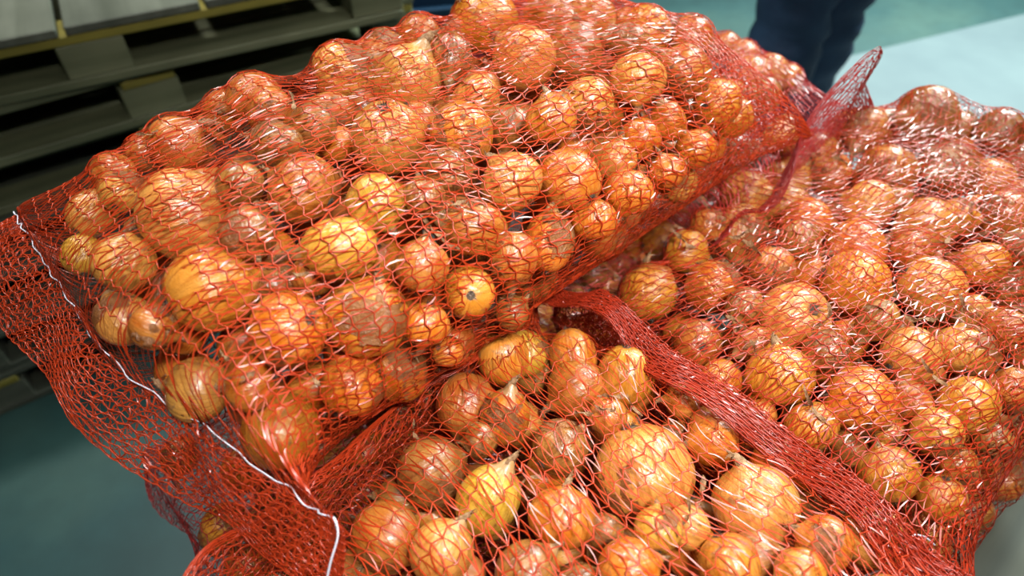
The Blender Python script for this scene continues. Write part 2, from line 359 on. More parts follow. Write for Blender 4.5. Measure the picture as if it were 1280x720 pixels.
def in_upper(k, p, r):
    if k in 'FRB' and implicit(SK['L'], p, r * .9) < 1: return True
    if k == 'B' and implicit(SK['R'], p, r) < 1: return True
    return False
NF = {'L': 2600, 'F': 2600, 'R': 2600, 'B': 1200, 'l': 3600, 'f': 900, 'r': 2600, 'b': 700}
for k, s in SK.items():
    for tr in range(NF[k]):
        late = tr > NF[k] * .45
        r = rng.uniform(.018, .027) if late else rng.uniform(.023, .034)
        q = rng.uniform(-1, 1, 3) * np.array([s.L, s.W, s.H]); p = s.c + q[0] * s.ax + q[1] * s.ay + np.array([0, 0, q[2]])
        if implicit(s, p, -r) > 1 or in_upper(k, p, r): continue
        if implicit(s, p, -r - (.022 if late else .009)) > 1: continue
        if overlap(p, r, .93 if not late else .86): continue
        add(p, r, sack=k, col=rng.choice(list('oogrrbbp')), ori=None, hand=False)

# which onions does the photograph (or a step to its side) show?
def visible(eye_x, w=640, h=360, zoom=1.0):
    zb = np.full((h, w), 1e9); ib = np.full((h, w), -1); f = FP * w / 1280 * zoom; c_ = math.sqrt(.5)
    for i, o in enumerate(placed):
        q = o['c'] - CAM - np.array([eye_x, 0, 0]); d = c_ * q[1] - c_ * q[2]; u = c_ * q[1] + c_ * q[2]
        if d < .1: continue
        x0 = w / 2 + f * q[0] / d; y0 = h / 2 - f * u / d; rp = f * o['r'] / d
        xa, xb = int(max(0, x0 - rp)), int(min(w, x0 + rp + 1)); ya, yb = int(max(0, y0 - rp)), int(min(h, y0 + rp + 1))
        if xa >= xb or ya >= yb: continue
        X, Y = np.meshgrid(np.arange(xa, xb), np.arange(ya, yb)); rr = ((X - x0) ** 2 + (Y - y0) ** 2) / rp ** 2
        z = np.where(rr < 1, d - o['r'] * np.sqrt(np.clip(1 - rr, 0, 1)), 1e9)
        sub = zb[ya:yb, xa:xb]; mk_ = z < sub; sub[mk_] = z[mk_]; ib[ya:yb, xa:xb][mk_] = i
    return np.bincount(ib[ib >= 0], minlength=len(placed)) * (1280 / w) ** 2
vis0 = visible(0); visA = np.maximum(np.maximum(visible(-.4, zoom=.6), visible(.4, zoom=.6)), visible(0, zoom=.6)) * 2.5
for i, o in enumerate(placed): o['v'] = vis0[i]; o['va'] = visA[i]; o['px'], o['py'], o['d'] = project(o['c'])
full = [o for o in placed if o['v'] >= 60]
full.sort(key=lambda o: -o['v'])
singles = full[:300]; rest = [o for o in full[300:]] + [o for o in placed if o['v'] < 60 and o['va'] >= 60]
print('ONIONS placed', len(placed), 'seen', len(full), 'rest', len(rest), 'hand', sum(o['hand'] for o in placed))

# ---- onion meshes (unit radius, root at -z, neck at +z)
def bulb_mesh(seed, zs=1.0, cone=.22, lob=.02, seg=40, rings=26):
    rg = np.random.default_rng(seed); ph = rg.uniform(0, 6.28, 8)
    V = [(0, 0, -zs * .975)]
    for i in range(1, rings):
        t = math.pi * i / rings; r0 = math.sin(t) ** .94; z0 = -math.cos(t)
        if z0 < 0: z0 = z0 + .045 * math.exp(-(r0 / .16) ** 2)
        else: z0 = z0 + cone * math.exp(-(r0 / .38) ** 2); r0 *= 1 - .25 * math.exp(-((1 - min(z0, 1)) / .16) ** 2) * (r0 > .12)
        for j in range(seg):
            a = 2 * math.pi * j / seg
            k = 1 + lob * (math.sin(2 * a + ph[0]) + .7 * math.sin(3 * a + ph[1] + z0) + .35 * math.sin(7 * a + ph[2])) * min(1, r0 * 1.6) + .012 * math.sin(5 * z0 + a + ph[3])
            V.append((r0 * k * math.cos(a), r0 * k * math.sin(a), z0 * zs))
    V.append((0, 0, (1 + cone) * zs)); nV = len(V)
    F = []
    for i in range(rings - 2):
        for j in range(seg):
            a = 1 + i * seg + j; b_ = 1 + i * seg + (j + 1) % seg; F.append((a, b_, b_ + seg, a + seg))
    me = bpy.data.meshes.new('onion')
    F = F + [(0, 1 + (j + 1) % seg, 1 + j) for j in range(seg)]
    o0 = 1 + (rings - 2) * seg; F += [(nV - 1, o0 + j, o0 + (j + 1) % seg) for j in range(seg)]
    me.from_pydata(V, [], F); me.polygons.foreach_set('use_smooth', np.ones(len(F), bool)); me.materials.append(M_skin); me.update()
    return me
BULB = [bulb_mesh(1, .97), bulb_mesh(2, .90, .2, .03), bulb_mesh(3, 1.08, .3, .025), bulb_mesh(4, .99, .14, .035), bulb_mesh(5, 1.2, .36, .03), bulb_mesh(6, .93, .26, .045)]
BZ = [.97, .90, 1.08, .99, 1.2, .93]; BC = [.2, .2, .3, .14, .36, .26]
def neck_mesh(seed, length, bend, r0=.17, fray=5):
    """twisted dried stalk that splits into papery strands"""
    rg = np.random.default_rng(seed); V = []; F = []
    seg = 10; n = 9
    def stalk(p0, d0, ln, ra, rb, flat, cur):
        base = len(V); p = np.array(p0, float); d = np.array(d0, float); d /= np.linalg.norm(d)
        for i in range(n):
            t = i / (n - 1); rr = ra + (rb - ra) * t ** .7
            u = np.cross(d, (0.3, 1, 0.1)); u /= np.linalg.norm(u); w = np.cross(d, u)
            for j in range(seg):
                a = 2 * math.pi * j / seg + t * 1.6; q = 1 + .28 * math.sin(3 * a + seed) + rg.uniform(-.1, .1)
                V.append(tuple(p + u * rr * q * math.cos(a) + w * rr * q * flat * math.sin(a)))
            p = p + d * ln / (n - 1); d = d + np.array(cur) / (n - 1) + rg.normal(0, .06, 3); d /= np.linalg.norm(d)
        for i in range(n - 1):
            for j in range(seg):
                a = base + i * seg + j; b_ = base + i * seg + (j + 1) % seg; F.append((a, b_, b_ + seg, a + seg))
        return p, d
    p, d = stalk((0, 0, -.12), (0, 0, 1), length * .62 + .12, r0 * 1.25, r0 * .55, .75, (bend, 0, 0))
    for k in range(fray):
        dd = d + rg.normal(0, .45, 3)
        stalk(p - d * .06, dd, length * rg.uniform(.25, .7), r0 * .42, r0 * .06, .22, tuple(rg.normal(0, .7, 3) + np.array([bend, 0, 0])))
    return mesh_np('neck', V, F)
NECK = [neck_mesh(1, .45, .4, .16, 4), neck_mesh(2, .8, 1.0, .17, 5), neck_mesh(3, 1.35, 1.3, .19, 5), neck_mesh(4, .3, .1, .2, 7), neck_mesh(5, 1.9, .8, .20, 6)]
def root_mesh(seed):
    rg = np.random.default_rng(seed); V = []; F = []
    n = 14
    for ring, (r, z) in enumerate([(.20, .05), (.15, -.02), (.05, -.035)]):
        for j in range(n):
            a = 6.283 * j / n; V.append((r * math.cos(a) * rg.uniform(.85, 1.15), r * math.sin(a) * rg.uniform(.85, 1.15), z + rg.uniform(-.01, .01)))
    for i in range(2):
        for j in range(n): F.append((i * n + j, i * n + (j + 1) % n, (i + 1) * n + (j + 1) % n, (i + 1) * n + j))
    for k in range(34):
        a = rg.uniform(0, 6.28); r = rg.uniform(.01, .15); p = np.array([r * math.cos(a), r * math.sin(a), -.02])
        q = p + np.array([math.cos(a) * rg.uniform(.02, .16), math.sin(a) * rg.uniform(.02, .16), -rg.uniform(.04, .15)])
        s_ = np.array([-math.sin(a), math.cos(a), 0]) * .011; b0 = len(V)
        V += [tuple(p - s_), tuple(p + s_), tuple(q + s_ * .3), tuple(q - s_ * .3)]; F.append((b0, b0 + 1, b0 + 2, b0 + 3))
    return mesh_np('roots', V, F, False)
ROOT = [root_mesh(1), root_mesh(2)]
def husk_mesh(seed):
    """a torn sheet of outer skin that still clings to the bulb"""
    rg = np.random.default_rng(seed); nu, nv = 26, 22; a0 = rg.uniform(1.3, 2.3); t0, t1 = rg.uniform(.35, .6), rg.uniform(1.5, 2.3)
    ph = rg.uniform(0, 6.28, 6); V = []; keep = np.zeros((nu, nv), bool)
    for i in range(nu):
        for j in range(nv):
            u = i / (nu - 1) * 2 - 1; v = j / (nv - 1) * 2 - 1
            edge = max(abs(u), abs(v)); rag = .80 + .13 * math.sin(7 * math.atan2(v, u) + ph[0]) + .09 * math.sin(17 * math.atan2(v, u) + ph[1])
            keep[i, j] = edge < rag
            a = u * a0 / 2 * 1.6; t = t0 + (t1 - t0) * (v + 1) / 2
            lift = 1.028 + .10 * max(0, edge - .35) ** 2 * (1 + math.sin(3 * u + ph[2])) + .012 * math.sin(9 * u + ph[3]) + .01 * math.sin(7 * v + ph[4] + 3 * u)
            r_ = math.sin(t) ** .94 * lift; V.append((r_ * math.cos(a), r_ * math.sin(a), math.cos(t) * lift))
    F = [(i * nv + j, (i + 1) * nv + j, (i + 1) * nv + j + 1, i * nv + j + 1) for i in range(nu - 1) for j in range(nv - 1)
         if keep[i, j] and keep[i + 1, j] and keep[i, j + 1] and keep[i + 1, j + 1]]
    return mesh_np('loose_skin', V, F)
HUSK = [husk_mesh(i) for i in range(1, 6)]
for me in NECK: me.materials.append(M_neck)
for me in ROOT: me.materials.append(M_root)
for me in HUSK: me.materials.append(M_husk)

CR = np.array([1., 0, 0]); CU = np.array([0, math.sqrt(.5), math.sqrt(.5)]); CB = np.array([0, -math.sqrt(.5), math.sqrt(.5)])  # right, up, towards lens
SIZES = [(105, 'very large'), (86, 'large'), (66, 'medium'), (50, 'small'), (0, 'tiny')]
COLN = {'o': 'orange', 'g': 'golden', 'y': 'yellowish', 'b': 'dull brown', 'p': 'pale tan', 'r': 'copper'}
LM = {'L': [(485, 172, 'round dark-scarred onion', 'round pale onion with a dark scar in the middle of the upper left sack'),
            (265, 361, 'black-rooted golden onion', 'big golden onion with a black root tuft at the left of the upper left sack'),
            (322, 497, 'lowest round pale onion', 'shiny pale round onion low down in the left end of the upper left sack'),
            (686, 300, 'bright orange oval onion', 'bright orange oval onion near the front edge of the upper left sack'),
            (797, 99, 'copper onion', 'pale copper oval onion near the far right top of the upper left sack'),
            (422, 311, 'pear-shaped onion', 'pear-shaped yellow onion with a long dry neck pointing left, upper left sack')],
      'F': [(805, 592, 'biggest onion', 'biggest onion of the front sack, pale and round in the middle'),
            (612, 622, 'tilted yellow onion', 'tilted oblong yellow onion in the front sack'),
            (1092, 672, 'black-ended onion', 'pale onion with a large black root end by the white thread, front sack'),
            (725, 421, 'small top onion', 'small round orange onion near the top corner of the front sack')],
      'R': [(890, 359, 'round orange onion', 'round glossy orange onion near the left side of the right sack'),
            (992, 397, 'speckled onion', 'pale onion with a dark speckled root scar facing up, right sack'),
            (1158, 150, 'dull brown onion', 'large dull brown onion at the far top edge of the right sack'),
            (1075, 500, 'shiny orange onion', 'shiny orange onion at the lower middle of the right sack'),
            (1165, 359, 'green-tipped onion', 'pale onion with a greenish neck tip toward the right, right sack')]}
ORD = ['nearest', 'second', 'third', 'fourth', 'fifth', 'sixth', 'seventh', 'eighth', 'ninth', 'tenth', 'eleventh', 'twelfth'] + [w + 'teenth' for w in 'thir four fif six seven eigh nine'.split()] + ['twentieth'] + ['twenty-' + w for w in 'first second third fourth fifth sixth seventh eighth ninth'.split()] + ['thirtieth'] + ['thirty-' + w for w in 'first second third fourth fifth sixth seventh eighth ninth'.split()] + ['last'] * 60
DIRS = ['right', 'upper right', 'above', 'upper left', 'left', 'lower left', 'below', 'lower right']
SN = {'L': 'upper left sack', 'F': 'front sack', 'R': 'right sack', 'B': 'rear sack', 'l': 'lower left sack', 'f': 'lower front sack', 'r': 'lower right sack', 'b': 'lower rear sack'}
inframe = lambda o: -30 < o['px'] < 1310 and -30 < o['py'] < 750
cells = {}; rows = {}
for o in singles:
    if o['sack'] not in LM: o['label'] = None; rows.setdefault(o['sack'], []).append(o); continue
    lm = LM[o['sack']]; dist = [math.hypot(o['px'] - a[0], o['py'] - a[1]) for a in lm]; i = int(np.argmin(dist)); a = lm[i]
    if o['hand'] and dist[i] < 12 and not any(q.get('label') == a[3] for q in singles): o['label'] = a[3]; o['lm'] = True; continue
    if not inframe(o) or (not o['hand'] and o['v'] < 220): o['label'] = None; continue
    ang = math.degrees(math.atan2(-(o['py'] - a[1]), o['px'] - a[0])) % 360; k = int(((ang + 22.5) % 360) // 45)
    cells.setdefault((o['sack'], i, k), []).append((dist[i], id(o), o, a[2]))
for (sk, i, k), lst in cells.items():
    lst.sort()
    for n_, (_, _, o, nm) in enumerate(lst):
        dia = 2 * o['r'] / o['d'] * FP; sz = [w for t, w in SIZES if dia >= t][0]
        rel = {'above': 'above', 'below': 'below'}.get(DIRS[k], 'to the %s of' % DIRS[k])
        o['label'] = '%s %s onion %s %s the %s' % (sz, COLN[str(o['col'])], ORD[n_], rel, nm)

for sk, lst in rows.items():
    lst = sorted([o for o in lst if inframe(o)], key=lambda o: o['px'])
    for n_, o in enumerate(lst): o['label'] = '%s onion, %s from the left of those showing in the %s' % (COLN[str(o['col'])], (['first'] + ORD[1:40] + ['forty-first', 'forty-second', 'forty-third', 'forty-fourth', 'forty-fifth'] + ['last'] * 40)[n_], SN[sk])
def make_onion(o, i):
    col = .84 * np.array(C[str(o['col'])]) * rng.uniform(.86, 1.12); col[1] *= rng.uniform(.9, 1.12)
    bi = int(rng.integers(0, 6)) if not o['hand'] or o['r'] * 2 / o['d'] * FP < 85 else int(rng.choice([0, 0, 3, 1]))
    if o['hand'] and (o['px'] - 612) ** 2 + (o['py'] - 622) ** 2 < 100: bi = 4
    if o['hand'] and (o['px'] - 422) ** 2 + (o['py'] - 311) ** 2 < 100: bi = 4
    ob = link('onion', BULB[bi], None); ob.color = (*col, 1)
    if o['ori'] is not None: dv = o['ori'][0] * CR + o['ori'][1] * CU + o['ori'][2] * CB
    else:
        dv = rng.normal(0, 1, 3); t = dv @ CB
        dv = dv - CB * (t - np.clip(t, -.18, .45))
    s = SK[o['sack']]; lc = loc(s, o['c']); gn = np.array([abs(lc[0] / s.L) ** 3 * np.sign(lc[0]) / s.L, abs(lc[1] / s.W) ** 1.6 * np.sign(lc[1]) / s.W, abs(lc[2] / s.H) ** 1.6 * np.sign(lc[2]) / s.H])
    gn = gn[0] * s.ax + gn[1] * s.ay + gn[2] * np.array([0, 0, 1.]); gn /= np.linalg.norm(gn) + 1e-9
    dv = dv / np.linalg.norm(dv)
    if o['ori'] is None: dv = dv - gn * (dv @ gn - np.clip(dv @ gn, -.5, .1)); dv = dv / np.linalg.norm(dv)
    q = Vector(dv).to_track_quat('Z', 'Y'); gi = q.inverted() @ Vector(-gn); spin = math.atan2(gi.y, gi.x)
    ob.rotation_mode = 'QUATERNION'; ob.rotation_quaternion = q
    sc = o['r'] * (1 if BZ[bi] < 1.15 else .93); ob.location = o['c']; ob.scale = (sc, sc, sc)
    if BZ[bi] >= 1.15: ob.location = o['c'] - dv * sc * .08
    lab = o.get('label')
    if lab: tag(ob, lab, 'onion', 'onions in the ' + SN[o['sack']])
    else: tag(ob, 'onion half hidden deep between others inside the ' + SN[o['sack']], 'onion', 'half hidden onions of the ' + SN[o['sack']])
    if o['v'] > 350 or o['hand']:
        ni = int(rng.choice([0, 0, 0, 1, 3, 3]))
        if o['ori'] is not None: ni = [0, 3][i % 2]
        if (o['px'] - 422) ** 2 + (o['py'] - 311) ** 2 < 100: ni = 2
        nk = link('neck', NECK[ni], None, ob); nk.location = (0, 0, (1 + BC[bi]) * BZ[bi] - .06); nk.rotation_euler = (0, 0, spin + rng.uniform(-.7, .7))
        rt = link('roots', ROOT[i % 2], None, ob); rt.location = (0, 0, -BZ[bi] * .965)
        if rng.random() < (.8 if str(o['col']) in 'br' else .42):
            hk = link('loose_skin', HUSK[int(rng.integers(0, 5))], None, ob); hk.rotation_euler = (0, 0, rng.uniform(0, 6.28)); hk.scale = (1, 1, BZ[bi])
    return ob
for i, o in enumerate(singles): make_onion(o, i)
# the onions past the limit: one object of plain bulbs
if rest:
    bm_ = BULB[3]; bv = np.zeros(len(bm_.vertices) * 3); bm_.vertices.foreach_get('co', bv); bv = bv.reshape(-1, 3)
    ico = bulb_mesh(9, .98, .18, .03, 20, 13); iv = np.zeros(len(ico.vertices) * 3); ico.vertices.foreach_get('co', iv); iv = iv.reshape(-1, 3)
    fc = [tuple(p.vertices) for p in ico.polygons]; V = []; F = []
    for o in rest:
        q, _ = np.linalg.qr(rng.normal(0, 1, (3, 3))); q *= np.sign(np.linalg.det(q)); b0 = len(V)
        V += [tuple(x) for x in (iv @ q.T * o['r'] + o['c'])]; F += [tuple(b0 + j for j in f) for f in fc]
    me = bpy.data.meshes.new('onion_heap'); me.from_pydata(V, [], F); me.polygons.foreach_set('use_smooth', np.ones(len(F), bool)); me.update()
    hp = link('onion_heap', me, plain('onion_heap_skin', (.62, .22, .05), .35, (.36, .12, .035), 30))
    tag(hp, 'onions packed deep inside the sacks behind the outer ones', 'onions', None, 'stuff')

# ------------------------------------------------------------------ nets
def sgnpow(a, p): return np.sign(a) * np.abs(a) ** p
def build_net(s):
    nv = 200; du = .0042
    ub = np.linspace(-s.L, s.L, int(2 * s.L / du) + 1)
    # cross-section parameter by arc length
    th = np.linspace(0, 2 * math.pi, 1441); p = 2 / s.n
    yy = s.W * sgnpow(np.cos(th), p); zz = np.where(np.sin(th) > 0, s.H, s.Hb) * sgnpow(np.sin(th), p)
    al = np.concatenate([[0], np.cumsum(np.hypot(np.diff(yy), np.diff(zz)))]); per = al[-1]
    vv = np.linspace(0, per, nv + 1)[:-1]
    Y0 = np.interp(vv, al, yy); Z0 = np.interp(vv, al, zz)
    hx = np.clip(1 - np.abs(ub / s.L) ** s.nx, 0, 1) ** (1 / s.n)
    hx = np.maximum(hx, .02)
    wx = 1 + np.where(ub < 0, s.wide, .06) * np.abs(ub / s.L) ** 9
    hd = np.maximum(hx, .02 + .55 * np.clip((s.L - np.abs(ub)) / .022, 0, 1))
    D = np.stack([np.zeros((len(ub), nv)), wx[:, None] * Y0[None], hd[:, None] * Z0[None]], 2)
    Dn = D / np.linalg.norm(D, axis=2)[..., None]
    hz = np.where(Dn[..., 2] > 0, s.H, s.Hb) * hx[:, None]
    r0 = ((np.abs(Dn[..., 1]) / (s.W * wx[:, None])) ** s.n + (np.abs(Dn[..., 2]) / hz) ** s.n) ** (-1 / s.n)
    Cx = np.zeros_like(D); Cx[..., 0] = ub[:, None]
    obs = r0 * .87
    for o in placed:
        if o['sack'] != s.key: continue
        c = loc(s, o['c']); r = o['r'] + .0016
        i0 = np.searchsorted(ub, c[0] - r); i1 = np.searchsorted(ub, c[0] + r)
        if i0 >= i1: continue
        o_ = Cx[i0:i1] - c; b_ = np.sum(o_ * Dn[i0:i1], 2); cc = np.sum(o_ * o_, 2) - r * r
        disc = b_ * b_ - cc; hit = np.where(disc > 0, -b_ + np.sqrt(np.clip(disc, 0, None)), 0)
        obs[i0:i1] = np.maximum(obs[i0:i1], hit)
    obs[[0, -1]] = r0[[0, -1]]
    R = np.maximum(r0, obs)
    for it in range(220):
        P = Cx + Dn * R[..., None]
        av = (np.roll(P, 1, 1) + np.roll(P, -1, 1)) * .25
        av[1:-1] += (P[2:] + P[:-2]) * .25; av[0] *= 2; av[-1] *= 2
        Rn = np.sum((av - Cx) * Dn, 2) - .00005; Rn = R + (Rn - R) * .95
        Rn[0] = r0[0]; Rn[-1] = r0[-1]
        R = np.maximum(Rn, obs)
    P = Cx + Dn * R[..., None]
    # flat closed ends
    Yn = Y0 / s.W
    def flap(spec, sign):
        ln, fn = spec; k = max(3, int(ln / .004)); rows = []
        for i in range(1, k + 1):
            t = i / k; row = np.zeros((nv, 3)); dx, dz, dy = fn(t, Yn)
            row[:, 0] = sign * (s.L + dx); row[:, 1] = wx[0] * Y0 + dy; row[:, 2] = .02 * Z0 * (1 - .6 * t) + dz; rows.append(row)
        return np.array(rows)
    na = 0
    if s.fa: A = flap(s.fa, -1)[::-1]; P = np.concatenate([A, P]); na = len(A)
    if s.fb: P = np.concatenate([P, flap(s.fb, 1)])
    nb = P.shape[0]
    if s.key == 'L': P[..., 0] += -.26 * np.minimum(P[..., 1], 0) * (P[..., 0] < 0) * np.minimum(1, np.abs(P[..., 0] / s.L) ** 6)
    Wd = s.c + P[..., :1] * s.ax + P[..., 1:2] * s.ay + P[..., 2:] * np.array([0, 0, 1.])
    # lower sacks give way beneath the one lying on them
    for up in ({'F': 'L', 'R': 'L', 'B': 'L'}.get(s.key, ''), ):
        if up:
            t = SK[up]; q = loc(t, Wd.reshape(-1, 3)); a = 1 - (np.abs(q[:, 0]) / t.L) ** t.nx - (np.abs(q[:, 1]) / t.W) ** t.n
            zb = np.where(a > 0, -t.Hb * np.clip(a, 0, 1) ** (1 / t.n), 1e9) * .96 + t.c[2]
            fl = Wd.reshape(-1, 3); m_ = (a > 0.02) & (fl[:, 2] > zb) & (fl[:, 2] < t.c[2] + .02); fl[m_, 2] = zb[m_]; Wd = fl.reshape(Wd.shape)
    s.grid = Wd; s.na = na
    dU = np.gradient(Wd, axis=0); dV = (np.roll(Wd, -1, 1) - np.roll(Wd, 1, 1))
    Nn = np.cross(dV, dU); Nn /= np.linalg.norm(Nn, axis=2)[..., None] + 1e-12
    Nn = np.where(np.sum(Nn[nb // 2] * (Wd[nb // 2] - s.c), 1).mean() < 0, -Nn, Nn)
    def samp(G, u, v):
        u = np.clip(u, 0, nb - 1.001); v = v % nv; i = u.astype(int); j = v.astype(int) % nv; fu = (u - i)[..., None]; fv = (v - v.astype(int))[..., None]
        j2 = (j + 1) % nv
        return (G[i, j] * (1 - fv) + G[i, j2] * fv) * (1 - fu) + (G[i + 1, j] * (1 - fv) + G[i + 1, j2] * fv) * fu
    # positions of the knitted chains along the sack (grid rows)
    rowlen = np.full(nb, .0042); ul = []; u = 0.0
    while u < nb - 1:
        ul.append(u); infl = u < na or u > na + len(ub)
        u += (s.sp * (.5 if infl else 1)) / .0042 * (1 + .18 * math.sin(u * .13 + s.c[0] * 9) + rng.uniform(-.10, .10))
    ul.append(nb - 1.0); ul = np.array(ul); nc = len(ul)
    nj = int(per / s.pitch) // 2 * 2; J = np.arange(nj)
    ph = rng.uniform(0, 6.28, 6); vj = J / nj * nv
    warp_u = lambda u_, v_: u_ + 2.2 * np.sin(v_ / nv * 6.283 * 2 + u_ * .05 + ph[0]) * np.sin(math.pi * np.clip(u_ / nb, 0, 1)) + 1.0 * np.sin(v_ / nv * 6.283 * 7 + u_ * .09 + ph[1]) * np.sin(math.pi * np.clip(u_ / nb, 0, 1))
    Ui = ul[:, None] + (((J[None] + np.arange(nc)[:, None]) % 2) - .5) * (s.sp * .20 / .0042) + rng.normal(0, .10, (nc, nj))
    Vi = np.broadcast_to(vj, (nc, nj)) + rng.normal(0, .10, (nc, nj)) + 1.4 * np.sin(ul[:, None] * .11 + ph[2])
    Ui = warp_u(Ui, Vi)
    PT = samp(Wd, Ui, Vi); NM = samp(Nn, Ui, Vi); PT = PT + NM * .0007
    # chains: closed tubes with little knots
    sub = 2; k = nj * sub
    Ua = np.repeat(Ui, sub, 1); Ub = np.roll(Ui, -1, 1).repeat(sub, 1)
    Va = np.repeat(Vi, sub, 1); Vb = np.roll(Vi, -1, 1); Vb[:, -1] += nv; Vb = Vb.repeat(sub, 1)
    f = np.tile(np.arange(sub) / sub, nj)[None]
    cu = Ua + (Ub - Ua) * f; cv = Va + (Vb - Va) * f
    cp = samp(Wd, cu, cv); cn = samp(Nn, cu, cv); cn /= np.linalg.norm(cn, axis=2)[..., None] + 1e-12
    tg = np.roll(cp, -1, 1) - np.roll(cp, 1, 1); tg /= np.linalg.norm(tg, axis=2)[..., None] + 1e-12
    sd = np.cross(tg, cn); cr = np.where(f == 0, .00080, .00052)[..., None] * (.9 + .25 * rng.random(cp.shape[:2]))[..., None]
    cp = cp + cn * .0008
    ring = np.stack([cp + sd * cr, cp + cn * cr * .8, cp - sd * cr, cp - cn * cr * .8], 2)   # nc,k,4,3
    V1 = ring.reshape(-1, 3)
    a = (np.arange(nc)[:, None, None] * k * 4 + np.arange(k)[None, :, None] * 4 + np.arange(4)[None, None])
    b2 = (np.arange(nc)[:, None, None] * k * 4 + ((np.arange(k) + 1) % k)[None, :, None] * 4 + np.arange(4)[None, None])
    F1 = np.stack([a, np.roll(a, -1, 2), np.roll(b2, -1, 2), b2], -1).reshape(-1, 4)
    # flat laid-in tapes zigzagging from chain to chain
    Vs = [V1]; Fs = [F1]; off = len(V1)
    for sh in (0, 1):
        ua = Ui[:-1]; va = Vi[:-1]; ub2 = np.roll(Ui[1:], -sh, 1); vb2 = np.roll(Vi[1:], -sh, 1).copy()
        if sh: vb2[:, -1] += nv
        n_ = 4; fs = np.linspace(0, 1, n_)
        keep = rng.random(ua.shape) > .035
        jit = rng.normal(0, .28, ua.shape)
        g = np.stack([samp(Wd, ua + (ub2 - ua) * t, va + (vb2 - va) * t + jit * math.sin(math.pi * t)) for t in fs], 2)
        gn = np.stack([samp(Nn, ua + (ub2 - ua) * t, va + (vb2 - va) * t) for t in fs], 2); gn /= np.linalg.norm(gn, axis=3)[..., None] + 1e-12
        d = g[:, :, -1] - g[:, :, 0]; d /= np.linalg.norm(d, axis=2)[..., None] + 1e-12; d = d[:, :, None]
        sd = np.cross(d, gn); rot = rng.normal(0, .45, ua.shape)[..., None, None]
        sd = sd * np.cos(rot) + gn * np.sin(rot)
        w = (rng.uniform(.00030, .00068, ua.shape)[..., None] * np.array([.75, 1.1, 1.1, .75]))[..., None]
        g = g + gn * .0007
        q = np.stack([g - sd * w, g + sd * w], 3)[keep].reshape(-1, n_ * 2, 3)
        m_ = len(q); base = off + np.arange(m_)[:, None] * n_ * 2
        Fq = np.stack([np.stack([base + 2 * i, base + 2 * i + 1, base + 2 * i + 3, base + 2 * i + 2], -1) for i in range(n_ - 1)], 1).reshape(-1, 4)
        Vs.append(q.reshape(-1, 3)); Fs.append(Fq); off += m_ * n_ * 2
    return mesh_np('net', np.concatenate(Vs) - s.c, np.concatenate(Fs))

# flat ends: (length, f(t, across) -> out, up, sideways)
sin = np.sin
SK['L'].wide = .30
SK['L'].fa = (.08, lambda t, y: (.050 * t + .022 * t * y + .004 * sin(9 * y + 3 * t), -.055 * t ** 1.3 + .020 * t * y + .010 * t * sin(8 * y + 1) + .005 * t * sin(19 * y), .012 * t * sin(5 * y) + .02 * t * y))
SK['R'].wide = .22
SK['R'].fa = (.13, lambda t, y: (.000 + .030 * max(0, t - .5) / .5 + .008 * t * sin(7 * y), .100 * min(1, t / .5) - .010 * max(0, t - .5) / .5 + .03 * t * np.clip(y, -1, 0) + .010 * t * sin(11 * y), .012 * t * sin(6 * y)))
SK['F'].fa = (.12, lambda t, y: (.012 * t + .012 * t * sin(8 * y + 1) - .02 * t * t, .100 * sin(1.9 * t) + .010 * t * sin(13 * y), .012 * t * sin(5 * y)))
SK['B'].fb = (.12, lambda t, y: (.02 * t + .012 * t * sin(9 * y), t * (.155 * np.exp(-((y - .12) / .45) ** 2) + .03 + .008 * sin(13 * y)), .01 * t * sin(5 * y)))
SK['l'].fa = (.03, lambda t, y: (.012 * t + .01 * t * sin(9 * y), -.06 * t + .02 * t * sin(6 * y + 1), .01 * t * sin(4 * y)))
SK['r'].fa = (.07, lambda t, y: (.05 * t + .01 * t * sin(9 * y), -.05 * t + .02 * t * sin(6 * y), .01 * t * sin(4 * y)))
LBL = {'L': 'big red net sack of onions lying uppermost at the left', 'F': 'red net sack of onions nearest the viewer at the bottom centre',
       'R': 'deep red net sack of onions filling the right side', 'B': 'red net sack of onions mostly hidden at the back, near the dark trousers',
       'l': 'red net sack of onions underneath, showing at the bottom left', 'f': 'hidden red net sack of onions underneath the front sack',
       'r': 'red net sack of onions underneath, showing at the lower right edge', 'b': 'hidden red net sack of onions underneath the rear sack'}
for k, s in SK.items():
    e_ = empty('onion_sack', tuple(s.c)); tag(e_, LBL[k], 'sack', 'red net sacks of onions'); s.root = e_
    nt_ = link('net', build_net(s), M_net[s.mat], e_); nt_['kind'] = 'stuff'

# white sewing threads at the closed ends
def smooth(pts, n=8):
    P = [np.array(p, float) for p in pts]; P = [2 * P[0] - P[1]] + P + [2 * P[-1] - P[-2]]; out = []
    for i in range(1, len(P) - 2):
        for t in np.arange(n) / n:
            out.append(.5 * ((2 * P[i]) + (-P[i - 1] + P[i + 1]) * t + (2 * P[i - 1] - 5 * P[i] + 4 * P[i + 1] - P[i + 2]) * t * t + (-P[i - 1] + 3 * P[i] - 3 * P[i + 1] + P[i + 2]) * t ** 3))
    out.append(P[-2]); return np.array(out)
def seam(s, lo, hi, col_off=0, wob=.0015):
    g = s.grid[s.na]; nv = g.shape[0]; js = np.arange(int(lo * nv), int(hi * nv), 2)
    pts = g[js % nv] + np.array([0, -.001, .006]); pts = pts + rng.normal(0, wob, pts.shape); return pts
def thread(s, pts, rad):
    pts = np.asarray(pts) - s.c; return tube('sewing_thread', smooth(pts, 4), rad, M_thread, s.root, 5)
sL = SK['L']; pl = seam(sL, .02, .48)
thread(sL, pl, .0006)
def at(px, py, t): return CAM + ray(px, py) * t
e0 = pl[-1] if project(pl[-1])[0] > project(pl[0])[0] else pl[0]
